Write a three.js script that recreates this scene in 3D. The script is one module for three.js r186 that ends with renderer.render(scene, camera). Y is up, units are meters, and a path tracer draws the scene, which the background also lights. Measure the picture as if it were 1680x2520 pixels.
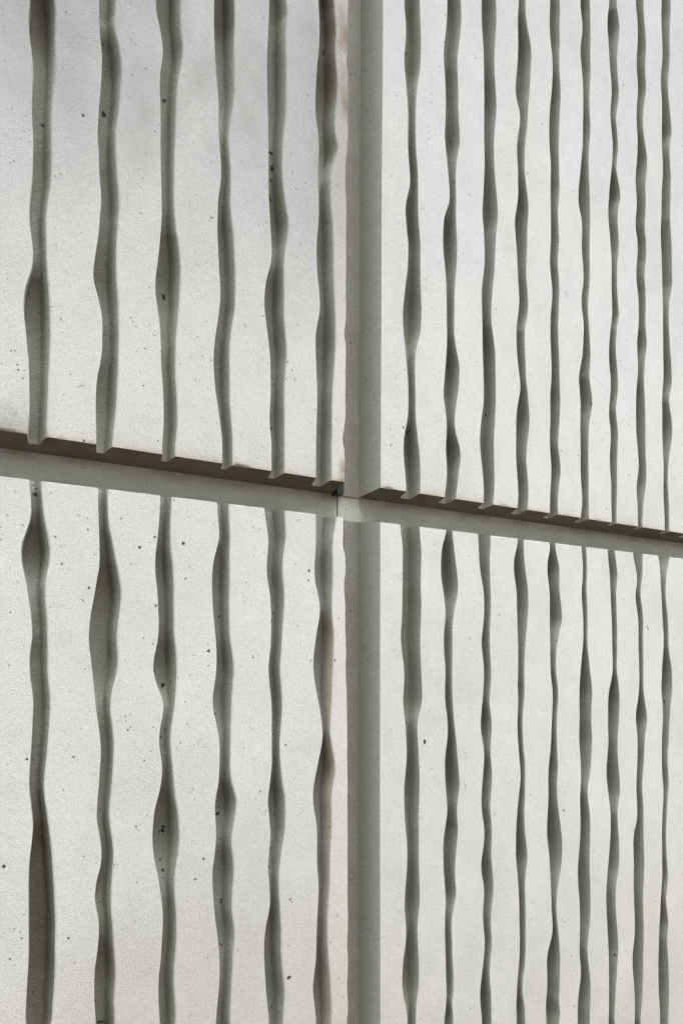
import * as THREE from 'three';

// ---------- camera, sky, sun, exposure ----------
const scene = new THREE.Scene();
const PXH = 2520, FOCAL = 1850, EYE = 1.6, DIST = 1.145;
const camera = new THREE.PerspectiveCamera(2 * Math.atan(PXH / 2 / FOCAL) * 180 / Math.PI, 1680 / 2520, 0.05, 400);
camera.setViewOffset(1680, 2520, 0, -358, 1680, 2520);          // lens shifted up, verticals stay upright
camera.position.set(0, EYE, DIST);
camera.lookAt(0.54447, EYE, DIST - 0.83878);
scene.add(camera);

const SUN_EL = 66 * Math.PI / 180, SUN_AZ = 30 * Math.PI / 180;   // azimuth from the wall's normal towards the right
const sunDir = new THREE.Vector3(Math.cos(SUN_EL) * Math.sin(SUN_AZ), Math.sin(SUN_EL), Math.cos(SUN_EL) * Math.cos(SUN_AZ));
{
  const w = 512, h = 256, a = new Float32Array(w * h * 4);       // overcast sky, far brighter overhead than at the horizon, thinner cloud round the sun
  for (let j = 0; j < h; j++) for (let i = 0; i < w; i++) {
    const el = ((j + 0.5) / h - 0.5) * Math.PI, az = ((i + 0.5) / w - 0.5) * 2 * Math.PI;
    const d = [Math.cos(el) * Math.cos(az), Math.sin(el), Math.cos(el) * Math.sin(az)];
    const c = Math.max(0, d[0] * sunDir.x + d[1] * sunDir.y + d[2] * sunDir.z);
    const s = Math.max(0, d[1]);
    const l = 1.12 * (0.11 + 0.89 * s) * (1 + 0.35 * Math.pow(c, 3));
    const k = (j * w + i) * 4;
    a[k] = l * 0.955; a[k + 1] = l * 0.995; a[k + 2] = l * 1.035; a[k + 3] = 1;
  }
  const sky = new THREE.DataTexture(a, w, h, THREE.RGBAFormat, THREE.FloatType);
  sky.mapping = THREE.EquirectangularReflectionMapping; sky.magFilter = THREE.LinearFilter; sky.minFilter = THREE.LinearFilter; sky.needsUpdate = true;
  scene.background = sky; scene.environment = sky;
}
const sun = new THREE.DirectionalLight(new THREE.Color().setRGB(1, 0.97, 0.93), 0.6);
sun.position.copy(sunDir).multiplyScalar(12).add(new THREE.Vector3(0.9, 1.8, 0)); sun.target.position.set(0.9, 1.8, 0);
sun.castShadow = true; sun.shadow.radius = 70; sun.shadow.mapSize.set(2048, 2048);
Object.assign(sun.shadow.camera, { left: -4, right: 4, top: 4, bottom: -4, near: 1, far: 30 });
scene.add(sun, sun.target);
const EXPOSURE = 8.6;

// ---------- helpers ----------
let seed = 7;
function rnd() { seed = (seed * 1664525 + 1013904223) >>> 0; return seed / 4294967296; }
const TABLE = new Float32Array(65536); for (let i = 0; i < 65536; i++) TABLE[i] = rnd();
const cell = (x, y) => TABLE[((x & 255) * 256 + (y & 255) + (((x >> 8) * 7919 + (y >> 8) * 104729) & 65535)) & 65535];
function noise(x, y) {
  const i = Math.floor(x), j = Math.floor(y); let f = x - i, g = y - j; f = f * f * (3 - 2 * f); g = g * g * (3 - 2 * g);
  const a = cell(i, j), b = cell(i + 1, j), c = cell(i, j + 1), d = cell(i + 1, j + 1);
  return (a + (b - a) * f + (c - a) * g + (a - b - c + d) * f * g) * 2 - 1;
}
const fbm = (x, y) => noise(x, y) * 0.55 + noise(x * 2.1 + 17, y * 2.1 + 5) * 0.28 + noise(x * 4.3 + 3, y * 4.3 + 31) * 0.17;
const clamp = (x, a = 0, b = 1) => Math.min(b, Math.max(a, x));
const smooth = (a, b, x) => { const t = clamp((x - a) / (b - a)); return t * t * (3 - 2 * t); };
const used = {};
function numbered(n) { const k = used[n] = (used[n] ?? -1) + 1; return k ? `${n}_${String(k).padStart(3, '0')}` : n; }
function mesh(name, pos, uv, idx, mat, parent, nrm) {
  const g = new THREE.BufferGeometry();
  g.setAttribute('position', new THREE.Float32BufferAttribute(pos, 3));
  g.setAttribute('uv', new THREE.Float32BufferAttribute(uv, 2));
  g.setIndex(idx);
  if (nrm) g.setAttribute('normal', new THREE.Float32BufferAttribute(nrm, 3)); else g.computeVertexNormals();
  const m = new THREE.Mesh(g, mat); m.name = name; m.castShadow = m.receiveShadow = true; parent.add(m); return m;
}
function thing(name, label, category, group) {
  const o = new THREE.Group(); o.name = numbered(name); o.userData = { label, category }; if (group) o.userData.group = group; scene.add(o); return o;
}
function piecewise(table, x) {                                    // table of [x, y], x rising
  if (x <= table[0][0]) return table[0][1];
  for (let i = 1; i < table.length; i++) if (x <= table[i][0]) { const t = (x - table[i - 1][0]) / (table[i][0] - table[i - 1][0]); return table[i - 1][1] + (table[i][1] - table[i - 1][1]) * (t * t * (3 - 2 * t)); }
  return table[table.length - 1][1];
}

// ---------- measurements of the wall, in metres: u along it, v up, depth behind its face ----------
const UPPER_EDGE = 1.9195, LOWER_EDGE = 1.8545, TOP = 3.9, BOTTOM = 0.02, STEP = 0.015;
const JOINT_DEPTH = 0.050, SOFFIT_TILT = 0.254, LEDGE_TILT = 0.11;
const curves = { upper: {}, lower: {} };
function measured(half, i, centre, left, right) { curves[half][i] = { c: centre, l: left.map(x => x / 1e4), r: right.map(x => x / 1e4), s: i * 13.7 + (half === 'lower' ? 400 : 0) }; }
const pitLists = {}, groovePitLists = {};
const pits = k => (pitLists[k] ??= []);
const groovePits = (half, i) => (groovePitLists[half + i] ??= []);
// measured grooves: centre u, then the distance of the left and right lip from it every 15 mm away from the joint, in tenths of a millimetre
measured('upper', 1, 0.2267, [-184,-169,-157,-154,-155,-157,-159,-165,-179,-193,-206,-222,-233,-226,-204,-161,-121,-105,-111,-127,-146,-156,-150,-137,-123,-113,-109,-106,-102,-107,-117,-122,-123,-118,-111,-108,-115,-131,-150,-162,-161,-148], [108,105,106,111,118,123,128,136,143,147,150,149,146,140,132,121,106,92,89,89,86,90,105,124,147,160,166,168,166,164,164,167,173,185,198,209,215,218,215,215,218,223]);
measured('upper', 2, 0.3241, [-186,-186,-189,-192,-193,-190,-181,-164,-133,-109,-99,-97,-96,-104,-132,-170,-213,-230,-218,-199,-177,-155,-140,-130,-116,-114,-126,-138,-145,-148,-159,-166,-160,-151,-145,-131,-118,-109,-105,-104,-114,-131,-141,-143,-145], [74,85,99,119,132,140,147,155,162,164,168,173,169,164,163,156,146,137,132,131,134,140,150,159,175,175,166,151,139,130,124,122,126,145,165,179,189,201,211,206,187,158,116,98,117]);
measured('upper', 3, 0.4192, [-116,-116,-104,-95,-92,-93,-98,-106,-118,-130,-137,-138,-143,-152,-166,-189,-212,-226,-225,-211,-191,-173,-158,-145,-134,-126,-125,-127,-130,-135,-139,-142,-144,-144,-143,-143,-144,-149,-156,-157,-147,-127,-109,-112,-137,-167,-206,-220], [114,114,131,142,147,146,138,129,119,114,116,121,128,138,152,166,179,187,193,199,200,193,175,153,124,108,94,89,88,90,92,96,100,107,115,122,127,133,139,152,171,196,221,237,235,213,202,198]);
measured('upper', 4, 0.5153, [-58,-58,-58,-68,-88,-109,-130,-157,-181,-195,-206,-212,-207,-193,-174,-150,-126,-107,-93,-92,-99,-111,-120,-127,-137,-143,-144,-141,-137,-127,-105,-86,-79,-84,-96,-109,-121,-126,-124,-124,-129,-141,-158,-171,-182,-190,-197,-201,-204,-204,-202], [139,139,139,134,124,112,101,94,94,94,92,90,90,93,109,130,155,180,192,194,196,195,190,181,173,163,149,129,109,99,102,101,99,90,76,64,64,82,111,143,164,174,175,174,173,173,172,173,178,182,182]);
measured('upper', 5, 0.612, [-114,-114,-114,-114,-129,-143,-151,-147,-137,-130,-130,-132,-134,-142,-156,-177,-199,-220,-242,-252,-245,-228,-198,-154,-122,-110,-114,-126,-136,-145,-156,-163,-169,-172,-173,-173,-173,-174,-177,-180,-182,-185,-189,-194,-198,-200,-201,-199,-195,-187,-178,-169,-163,-160], [159,159,159,159,159,159,159,157,153,153,156,165,179,196,199,190,174,158,148,148,152,152,147,144,144,159,186,214,232,233,205,175,151,129,114,110,111,117,128,144,160,175,184,186,189,191,191,188,183,178,174,176,184,203]);
measured('upper', 6, 0.7107, [-213,-213,-213,-213,-213,-209,-203,-198,-193,-188,-187,-192,-201,-208,-214,-220,-223,-217,-194,-162,-137,-133,-145,-163,-182,-195,-200,-201,-196,-183,-169,-158,-155,-157,-163,-172,-174,-171,-162,-154,-156,-173,-201,-222,-228,-223,-218,-211,-201,-188,-169,-154,-143,-139,-141,-147,-160], [134,134,134,134,134,142,145,143,143,146,151,160,173,185,197,207,215,219,218,216,210,202,192,184,177,173,173,174,171,165,158,148,128,114,108,106,114,146,191,237,260,237,205,198,208,227,245,256,259,248,233,219,216,223,232,223,204]);
measured('upper', 8, 0.907, [-156,-161,-175,-194,-209,-220,-219,-204,-172,-134,-114,-108,-106,-107,-113,-123,-140,-160,-176,-192,-215,-230,-236,-233,-221,-201,-181,-160,-136,-118,-112,-107,-110,-129,-150,-165,-172,-161,-124,-84,-62,-67,-84,-99,-111,-115,-115,-112,-110,-115,-125,-139,-155,-171,-192,-202,-196,-181,-167,-162,-167,-182,-199], [194,199,201,200,192,179,158,135,116,96,86,83,84,80,75,70,67,69,82,121,170,202,218,223,224,220,212,205,201,199,198,200,203,195,179,159,150,146,146,147,146,143,133,117,101,92,87,84,84,87,92,99,113,136,167,190,204,210,214,216,209,201,194]);
measured('upper', 9, 1.0067, [-185,-168,-143,-130,-129,-137,-153,-152,-143,-136,-140,-155,-179,-207,-215,-203,-187,-173,-158,-143,-132,-127,-129,-132,-133,-135,-137,-141,-146,-153,-168,-187,-209,-224,-232,-230,-219,-200,-152,-93,-61,-60,-73,-91,-112,-125,-148,-171,-186,-177,-169,-162,-159,-159,-162,-170,-182,-199,-208,-209,-200,-181,-159,-140,-127,-122,-115], [118,140,163,184,208,234,243,216,159,111,89,93,111,138,171,192,206,213,205,172,131,100,75,72,74,80,81,82,88,98,113,133,143,146,150,143,133,126,121,123,125,121,117,116,120,134,160,194,221,221,209,196,186,181,181,178,173,165,155,157,172,197,218,238,254,262,261]);
measured('upper', 10, 1.1089, [-164,-154,-153,-163,-179,-200,-225,-244,-257,-261,-246,-227,-206,-177,-159,-151,-152,-157,-163,-170,-175,-179,-183,-187,-191,-194,-197,-205,-210,-210,-196,-175,-152,-137,-131,-131,-138,-145,-157,-179,-190,-184,-170,-159,-149,-141,-133,-127,-132,-136,-140,-145,-146,-143,-141,-139,-138,-139,-142,-146,-148,-151,-156,-165,-179,-193,-206,-213,-213,-212], [123,143,157,162,161,156,152,147,145,146,154,167,180,191,197,199,199,198,194,190,188,183,165,139,109,78,71,71,79,93,111,132,152,164,172,182,193,202,214,239,254,256,248,233,211,192,175,161,153,150,148,153,164,182,202,216,217,209,196,181,167,161,159,164,173,186,200,210,216,215]);
measured('upper', 11, 1.2072, [-152,-140,-133,-138,-150,-166,-183,-194,-199,-200,-198,-196,-196,-188,-172,-143,-103,-75,-75,-99,-124,-148,-169,-181,-185,-189,-182,-155,-131,-109,-104,-112,-128,-139,-149,-159,-170,-181,-198,-216,-232,-232,-209,-176,-148,-135,-137,-141,-141,-147,-165,-171,-170,-150,-115,-89,-78,-103,-165,-206,-211,-200,-182,-166,-150,-140,-135,-135,-139,-142,-144,-136,-121], [163,175,184,184,175,156,136,121,126,142,166,189,208,218,209,193,176,159,133,113,107,98,87,80,74,75,81,123,159,175,177,164,147,129,120,120,127,138,144,147,153,161,176,186,184,164,137,109,83,70,69,74,84,99,124,147,161,172,180,193,214,228,237,250,263,273,275,260,223,179,141,114,101]);
measured('upper', 12, 1.3091, [-172,-166,-162,-157,-144,-131,-122,-124,-138,-153,-167,-169,-166,-158,-151,-154,-157,-156,-150,-134,-119,-113,-113,-123,-134,-145,-152,-152,-151,-146,-131,-109,-94,-92,-108,-132,-154,-167,-164,-154,-140,-135,-135,-136,-139,-143,-146,-148,-148,-146,-139,-136,-145,-163,-177,-186,-190,-190,-185,-175,-160,-141,-119,-102,-89,-83,-82,-86,-103,-128,-151,-167,-175,-175,-170,-160], [115,104,101,113,134,161,184,186,167,138,112,108,127,143,157,167,176,183,174,164,158,154,150,144,135,125,117,110,109,117,126,133,139,146,144,133,118,101,104,119,131,137,129,119,109,107,118,133,151,156,149,143,139,134,130,129,132,138,147,156,167,180,191,191,183,170,155,148,146,150,159,161,156,156,162,170]);
measured('upper', 13, 1.412, [-172,-151,-128,-123,-134,-152,-165,-176,-179,-178,-179,-181,-184,-186,-188,-188,-182,-177,-186,-202,-218,-235,-221,-185,-145,-112,-94,-84,-77,-68,-75,-100,-132,-146,-137,-114,-84,-77,-85,-101,-120,-136,-139,-133,-123,-130,-159,-209,-244,-249,-242,-224,-202,-179,-163,-144,-125,-108,-101,-98,-95,-93,-91,-90,-89,-91,-97,-106,-123,-144,-167,-180,-176,-151,-124,-114,-128,-155,-180], [107,112,114,110,111,113,112,108,104,102,102,103,105,110,122,146,184,223,237,223,190,159,136,150,166,176,174,164,149,135,121,104,93,92,104,123,139,149,152,151,145,143,146,150,155,161,165,164,160,154,147,139,130,120,113,110,117,127,147,166,175,173,156,144,141,143,151,161,170,178,177,170,169,173,176,176,175,171,169]);
measured('upper', 14, 1.5136, [-84,-88,-95,-100,-104,-105,-109,-123,-140,-153,-161,-155,-140,-124,-123,-139,-171,-186,-184,-166,-147,-128,-124,-133,-155,-178,-190,-189,-179,-163,-141,-113,-91,-72,-71,-77,-86,-93,-94,-93,-93,-94,-99,-114,-134,-152,-172,-195,-212,-217,-206,-192,-178,-158,-135,-110,-90,-73,-61,-52,-54,-73,-97,-121,-136,-133,-119,-101,-92,-97,-113,-138,-158,-174,-186,-199,-215,-232,-244,-241,-222,-195,-178], [97,97,98,105,114,118,121,121,120,123,130,136,141,151,155,143,118,93,79,101,129,147,152,147,137,119,97,76,73,82,99,114,157,183,179,159,139,124,120,122,124,131,148,168,182,182,171,153,138,143,167,202,234,224,184,136,98,102,126,150,155,142,122,99,80,100,132,161,180,182,160,142,129,124,126,136,153,176,197,208,184,146,113]);
measured('upper', 15, 1.6172, [-132,-132,-136,-141,-151,-173,-183,-173,-143,-115,-101,-110,-127,-149,-173,-190,-201,-204,-204,-205,-206,-201,-191,-173,-153,-133,-129,-135,-151,-162,-164,-144,-123,-107,-99,-99,-104,-114,-133,-165,-186,-194,-186,-170,-149,-138,-144,-169,-209,-221,-214,-196,-181,-177,-193,-208,-218,-216,-201,-176,-164,-149,-143,-145,-159,-175,-183,-185,-178,-163,-143,-131,-136,-154,-172,-182,-180,-168,-153,-139,-136,-140,-149,-169,-195,-213], [52,52,65,80,97,131,166,195,208,211,206,195,183,178,175,173,173,172,170,164,157,148,138,126,118,125,139,154,180,211,228,220,199,180,178,181,184,185,182,174,151,135,144,168,194,202,205,199,166,148,148,166,178,181,179,177,177,187,211,231,241,231,197,158,119,87,75,77,93,116,145,177,193,191,175,164,164,178,192,200,192,176,153,132,112,98]);
measured('upper', 16, 1.7189, [-74,-74,-76,-86,-97,-108,-118,-120,-116,-112,-113,-118,-126,-140,-154,-162,-168,-171,-170,-169,-173,-181,-178,-164,-147,-127,-120,-122,-126,-132,-135,-135,-135,-138,-142,-143,-145,-149,-154,-158,-163,-168,-174,-180,-187,-194,-202,-213,-226,-233,-233,-226,-213,-206,-202,-198,-194,-187,-171,-156,-149,-147,-155,-171,-184,-189,-189,-189,-186,-182,-181,-181,-186,-204,-223,-231,-224,-206,-181,-165,-162,-167,-176,-187,-197,-204,-208,-205,-195], [130,130,130,126,119,107,94,80,71,71,79,94,117,149,187,218,242,256,249,224,183,147,130,149,198,230,237,231,219,200,180,165,152,138,121,114,111,110,124,149,189,228,253,251,248,247,244,238,229,217,204,190,174,161,165,175,181,186,191,197,197,186,169,153,138,152,182,221,223,202,180,157,131,104,86,77,82,99,124,139,148,149,144,142,144,150,165,183,193]);
measured('lower', 1, 0.2255, [-149,-136,-122,-119,-140,-187,-234,-252,-242,-212,-183,-161,-139,-120,-108,-106,-123,-139,-138,-129,-109,-93,-91,-99,-105,-112,-121,-132,-140,-144,-136,-118,-103,-94,-101,-116,-133,-146,-150,-152,-152,-151,-151,-150,-150,-150,-153,-161,-171,-179,-186,-192], [27,33,44,59,86,120,145,159,149,122,96,91,96,107,118,120,126,129,125,133,145,157,159,151,141,129,116,102,84,71,72,87,109,130,152,169,183,193,202,211,219,226,231,234,233,230,230,229,225,217,207,195]);
measured('lower', 2, 0.3194, [-111,-111,-109,-104,-99,-94,-90,-89,-97,-124,-149,-175,-202,-225,-241,-248,-240,-221,-203,-187,-172,-158,-143,-123,-101,-83,-72,-73,-83,-93,-103,-117,-127,-132,-114,-87,-67,-62,-81,-122,-149,-160,-143,-115,-99,-102,-117,-136,-157,-166,-168,-167,-162,-149], [39,38,40,46,64,101,134,164,198,222,247,250,239,222,201,189,194,203,197,175,133,102,85,91,111,128,133,131,124,114,102,89,73,66,77,98,118,127,123,115,108,100,96,103,115,125,136,149,161,165,161,150,141,151]);
measured('lower', 3, 0.4152, [-110,-112,-119,-130,-144,-161,-180,-189,-187,-174,-157,-147,-143,-134,-135,-147,-175,-208,-222,-200,-154,-91,-57,-70,-100,-122,-125,-108,-86,-79,-95,-122,-164,-199,-220,-231,-234,-225,-203,-174,-143,-118,-96,-78,-67,-67,-75,-85,-95,-106,-126,-138,-140,-137,-129,-118], [87,81,74,69,66,72,88,109,122,130,132,132,132,134,135,143,160,174,179,178,173,162,140,117,92,74,67,73,86,106,123,138,155,186,204,217,223,218,197,173,152,142,142,150,164,171,172,170,163,148,137,132,136,146,157,164]);
measured('lower', 4, 0.5132, [-131,-123,-108,-93,-98,-133,-174,-202,-215,-219,-216,-208,-197,-183,-168,-152,-142,-138,-142,-153,-177,-200,-205,-185,-150,-121,-93,-83,-84,-87,-96,-111,-143,-166,-164,-154,-147,-150,-163,-184,-205,-212,-206,-197,-187,-173,-153,-132,-113,-97,-87,-83,-86,-95,-108,-126,-140,-151], [92,93,97,107,114,114,111,113,115,113,110,108,108,110,113,124,146,171,186,187,172,160,151,147,140,132,125,120,117,116,125,155,201,232,228,205,175,152,149,170,184,188,179,166,159,154,171,193,201,191,174,167,157,147,139,132,127,123]);
measured('lower', 5, 0.6092, [-220,-207,-179,-154,-146,-158,-173,-177,-165,-138,-114,-101,-94,-94,-94,-98,-110,-128,-141,-139,-125,-106,-89,-82,-80,-82,-82,-82,-81,-81,-92,-110,-133,-153,-149,-134,-120,-109,-115,-130,-145,-151,-142,-128,-118,-117,-139,-176,-206,-223,-228,-226,-219,-211,-201,-189,-173,-157,-139], [188,195,205,211,198,172,154,149,157,172,182,181,171,157,141,133,123,109,95,99,110,122,130,130,120,104,89,79,80,91,110,132,156,187,197,200,199,193,171,140,113,93,70,63,68,78,94,108,116,118,118,118,128,141,156,177,187,178,167]);
measured('lower', 6, 0.7071, [-183,-181,-180,-182,-187,-196,-206,-208,-192,-159,-119,-96,-105,-132,-164,-188,-211,-228,-232,-222,-199,-168,-135,-103,-78,-55,-42,-50,-81,-118,-154,-189,-221,-239,-238,-219,-187,-165,-156,-158,-159,-159,-152,-138,-125,-126,-134,-144,-155,-163,-168,-171,-175,-185,-205,-229,-243,-231,-210,-191,-180], [272,257,227,201,189,192,196,196,194,187,182,178,183,197,215,219,214,210,203,193,184,179,174,164,149,134,129,148,183,215,240,239,219,191,167,166,172,171,169,159,146,138,133,131,129,118,106,94,85,80,80,85,93,103,116,130,141,150,159,167,170]);
measured('lower', 8, 0.9056, [-292,-271,-246,-230,-225,-228,-230,-232,-234,-236,-238,-241,-248,-262,-272,-269,-251,-226,-203,-193,-191,-202,-216,-213,-196,-171,-155,-147,-135,-129,-133,-148,-168,-184,-193,-193,-187,-180,-169,-157,-133,-122,-119,-120,-126,-139,-153,-168,-178,-181,-169,-155,-146,-148,-166,-194,-217,-230,-236,-234,-216,-181,-140,-115,-115], [195,204,219,234,238,233,226,224,226,232,237,234,227,220,214,213,215,221,229,239,249,257,261,249,212,164,140,143,155,166,173,182,190,194,193,188,182,176,174,174,177,179,176,175,180,186,193,197,199,193,176,155,144,144,153,163,173,179,179,173,159,136,116,107,102]);
measured('lower', 9, 1.002, [-97,-136,-189,-221,-233,-238,-232,-211,-181,-154,-133,-123,-131,-150,-164,-168,-160,-145,-126,-120,-124,-132,-133,-122,-97,-75,-61,-59,-73,-100,-124,-134,-133,-129,-115,-99,-84,-75,-82,-109,-139,-166,-180,-179,-174,-170,-158,-141,-128,-119,-122,-129,-136,-138,-135,-129,-122,-117,-113,-108,-101,-96,-94,-103,-122,-150], [73,87,110,131,155,180,203,219,219,192,152,118,92,76,70,71,72,72,68,65,65,68,73,81,92,106,125,146,168,183,199,219,234,249,259,250,218,198,196,203,219,211,193,173,157,147,144,148,163,168,137,92,64,53,55,66,69,74,83,92,100,102,94,73,74,91]);
measured('lower', 10, 1.1024, [-250,-241,-231,-221,-207,-185,-154,-116,-91,-78,-76,-81,-94,-114,-140,-151,-135,-111,-92,-82,-83,-94,-107,-125,-144,-161,-172,-165,-138,-104,-81,-76,-88,-106,-121,-137,-150,-154,-143,-119,-88,-75,-76,-96,-125,-153,-157,-137,-101,-84,-83,-98,-111,-111,-98,-77,-61,-63,-78,-98,-120,-149,-171,-187,-189,-174,-157,-136], [112,113,108,96,93,97,103,110,118,125,123,116,105,97,93,95,101,112,123,130,128,117,95,85,95,121,141,145,135,120,112,123,143,157,156,140,130,113,105,121,141,145,152,145,137,138,156,176,189,195,188,169,144,126,123,133,146,147,131,110,94,91,97,112,125,131,135,137]);
measured('lower', 11, 1.2039, [-110,-137,-180,-219,-233,-220,-192,-164,-146,-140,-137,-133,-128,-123,-116,-108,-104,-104,-105,-106,-110,-118,-111,-102,-108,-117,-124,-123,-117,-105,-89,-72,-53,-38,-31,-42,-64,-88,-111,-130,-145,-157,-165,-168,-171,-170,-159,-142,-122,-106,-92,-82,-75,-69,-65,-62,-58,-54,-54,-56,-65,-80,-103,-121,-135,-144,-153,-157,-147,-147], [79,82,87,97,116,142,172,201,214,218,214,201,185,166,146,131,118,108,99,94,96,98,98,88,72,53,43,42,48,58,74,94,112,121,122,118,116,116,106,96,98,103,114,136,160,180,186,166,139,121,116,120,126,133,137,137,136,137,137,134,127,115,95,60,42,40,63,97,112,120]);
measured('lower', 12, 1.3063, [-150,-139,-179,-210,-220,-206,-179,-154,-145,-142,-144,-145,-145,-140,-134,-130,-127,-126,-124,-117,-101,-73,-53,-48,-55,-64,-73,-82,-90,-98,-113,-131,-153,-175,-187,-193,-189,-186,-191,-199,-212,-224,-232,-234,-215,-189,-165,-152,-142,-130,-119,-108,-99,-92,-85,-72,-59,-55,-72,-125,-186,-225,-239,-231,-226,-225,-235,-256,-270,-271,-260], [43,63,105,152,179,177,174,182,205,230,252,263,246,194,149,109,82,73,67,71,87,117,135,140,130,113,98,90,89,95,102,109,118,128,122,110,103,104,114,131,156,184,212,238,262,271,272,264,245,211,172,138,108,89,82,89,104,123,145,165,182,195,201,201,195,189,185,179,165,178,201]);
measured('lower', 13, 1.4096, [-122,-107,-90,-75,-75,-85,-104,-115,-113,-93,-78,-66,-60,-57,-59,-72,-92,-115,-133,-151,-168,-184,-193,-196,-193,-187,-187,-193,-198,-203,-196,-181,-166,-152,-143,-141,-147,-157,-169,-170,-165,-161,-157,-160,-166,-176,-192,-213,-234,-246,-250,-242,-226,-205,-191,-181,-175,-173,-174,-178,-183,-189,-187,-174,-150,-143,-156,-187,-219,-240,-250,-255,-255], [46,60,72,78,79,72,63,65,75,83,92,96,96,93,88,96,113,137,159,182,208,237,254,257,243,238,232,226,236,250,258,246,234,222,206,179,145,111,102,117,147,170,188,195,191,188,183,174,169,172,177,185,193,197,199,201,201,195,182,155,130,109,98,110,129,152,178,195,202,203,199,190,181]);
measured('lower', 14, 1.5111, [-211,-198,-179,-155,-137,-124,-115,-106,-95,-84,-73,-62,-55,-49,-45,-42,-38,-30,-26,-30,-56,-103,-152,-183,-195,-198,-198,-199,-198,-191,-187,-196,-212,-231,-250,-255,-244,-222,-196,-168,-137,-114,-102,-105,-102,-109,-123,-139,-157,-178,-201,-221,-240,-253,-262,-263,-258,-248,-236,-224,-212,-200,-190,-181,-173,-168,-165,-164,-163,-163,-163,-164,-165,-168,-177], [58,83,113,141,160,143,121,111,118,124,130,137,144,147,147,146,148,146,134,137,158,193,217,232,237,234,225,213,196,178,165,162,166,178,195,214,233,249,254,242,204,174,160,170,182,199,215,222,226,226,218,200,160,125,101,95,94,100,111,130,151,170,184,192,190,171,153,143,131,111,95,82,72,63,53]);
measured('lower', 15, 1.6111, [-259,-232,-184,-134,-105,-113,-146,-161,-149,-112,-80,-59,-51,-48,-49,-48,-42,-34,-26,-19,-14,-18,-31,-46,-73,-117,-146,-149,-133,-107,-94,-86,-84,-86,-92,-104,-116,-127,-132,-125,-111,-102,-97,-107,-141,-206,-236,-249,-246,-242,-234,-230,-234,-237,-236,-232,-225,-216,-207,-200,-194,-195,-203,-228,-254,-273,-281,-277,-260,-238,-221,-207,-196,-189,-186,-190,-196], [124,123,122,117,106,75,51,49,76,108,132,146,149,143,141,141,144,150,153,153,152,155,161,178,208,244,278,298,282,252,222,204,192,186,174,153,134,118,110,113,131,148,157,161,161,161,162,166,174,185,192,194,190,178,163,152,144,142,145,151,160,168,170,169,164,155,148,145,142,140,136,129,119,105,86,59,41]);
measured('lower', 16, 1.7127, [-273,-239,-207,-189,-178,-167,-152,-137,-125,-114,-102,-89,-73,-55,-48,-52,-69,-88,-107,-121,-127,-140,-146,-134,-118,-100,-87,-81,-90,-107,-117,-123,-128,-131,-131,-126,-117,-101,-80,-67,-61,-67,-82,-98,-110,-115,-120,-121,-119,-117,-114,-112,-109,-109,-117,-133,-151,-168,-177,-186,-200,-214,-226,-238,-246,-250,-255,-265,-273,-272,-267,-263,-259,-251,-239,-221,-203,-202,-207], [208,178,123,83,61,46,40,46,65,93,123,139,151,160,159,165,186,218,259,294,310,318,316,303,279,255,237,220,203,189,182,173,156,138,130,130,141,161,168,164,144,124,106,92,82,73,62,61,66,72,80,94,114,131,141,122,95,69,65,83,110,138,153,132,113,106,121,139,153,163,168,172,178,184,183,178,171,162,152]);
pits('upper left').push([2864,24050,4.5], [2622,25473,2.2], [3573,26051,1.7], [3812,25149,2.4], [3603,24968,2.0], [3964,24232,2.0], [3812,23834,1.4], [3781,23437,1.7], [3705,23546,1.3], [1912,23032,1.2], [1867,22985,1.2], [1884,23765,1.4]);
pits('upper left').push([3872,21765,2.0], [2684,21898,1.6], [3581,21222,2.0], [3612,21171,2.3], [3661,21111,1.3], [3803,20796,2.2], [3671,20725,1.5], [3774,20214,2.7], [1874,20336,2.2], [1922,20346,1.9], [1960,20154,2.2], [1967,20086,2.8]);
pits('upper left').push([2028,19976,2.2], [2051,20093,1.2], [2802,20007,1.9], [2865,20032,1.9], [2835,20031,1.3], [2587,19845,1.9], [2681,20169,1.3], [2500,19179,3.2], [2546,19177,1.6], [2602,19176,1.9], [2712,19184,2.9], [2812,19183,2.6]);
pits('upper left').push([2875,19222,3.2], [4010,19394,2.4], [1828,21340,1.5], [1753,20132,1.5], [3729,20418,1.3], [6727,25913,2.7], [6790,25665,1.9], [6839,26321,1.7], [6665,24351,2.3], [6491,24186,2.3], [6544,24195,1.5], [4910,23179,2.8]);
pits('upper left').push([4876,23127,1.8], [6389,24760,1.7], [4595,24302,1.6], [7327,24547,2.0], [6507,23466,1.9], [6579,23265,1.9], [6513,21823,2.1], [6404,21003,2.3], [6474,20873,1.9], [6463,20839,1.9], [5501,21578,2.2], [5521,21544,1.5]);
pits('upper left').push([4825,21462,1.6], [4656,21175,1.8], [4755,20889,1.8], [4905,20853,2.1], [4365,20671,1.6], [4634,20482,1.6], [4850,20378,1.8], [6861,20393,2.3], [6794,20146,1.7], [7318,20304,2.4], [6439,20562,1.7], [5848,21807,1.9]);
pits('upper left').push([6322,21133,2.6]);
pits('upper right').push([8672,26703,2.1], [9540,26933,2.2], [9845,28248,2.6], [9899,28812,2.6], [10719,28314,2.7], [12218,26481,3.6], [9741,27723,1.5], [9434,26157,1.5], [10322,28038,1.5], [10550,25452,2.3], [11595,28967,1.6], [8546,25132,2.5]);
pits('upper right').push([8779,23778,1.8], [10555,25455,2.3], [11278,23302,2.7], [8844,24264,1.8], [8880,21524,2.5], [8846,20411,3.9], [9857,20903,2.2], [8734,19361,2.1], [8552,20028,3.2], [9852,20315,1.9], [9855,20291,1.7], [10670,19561,1.9]);
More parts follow.
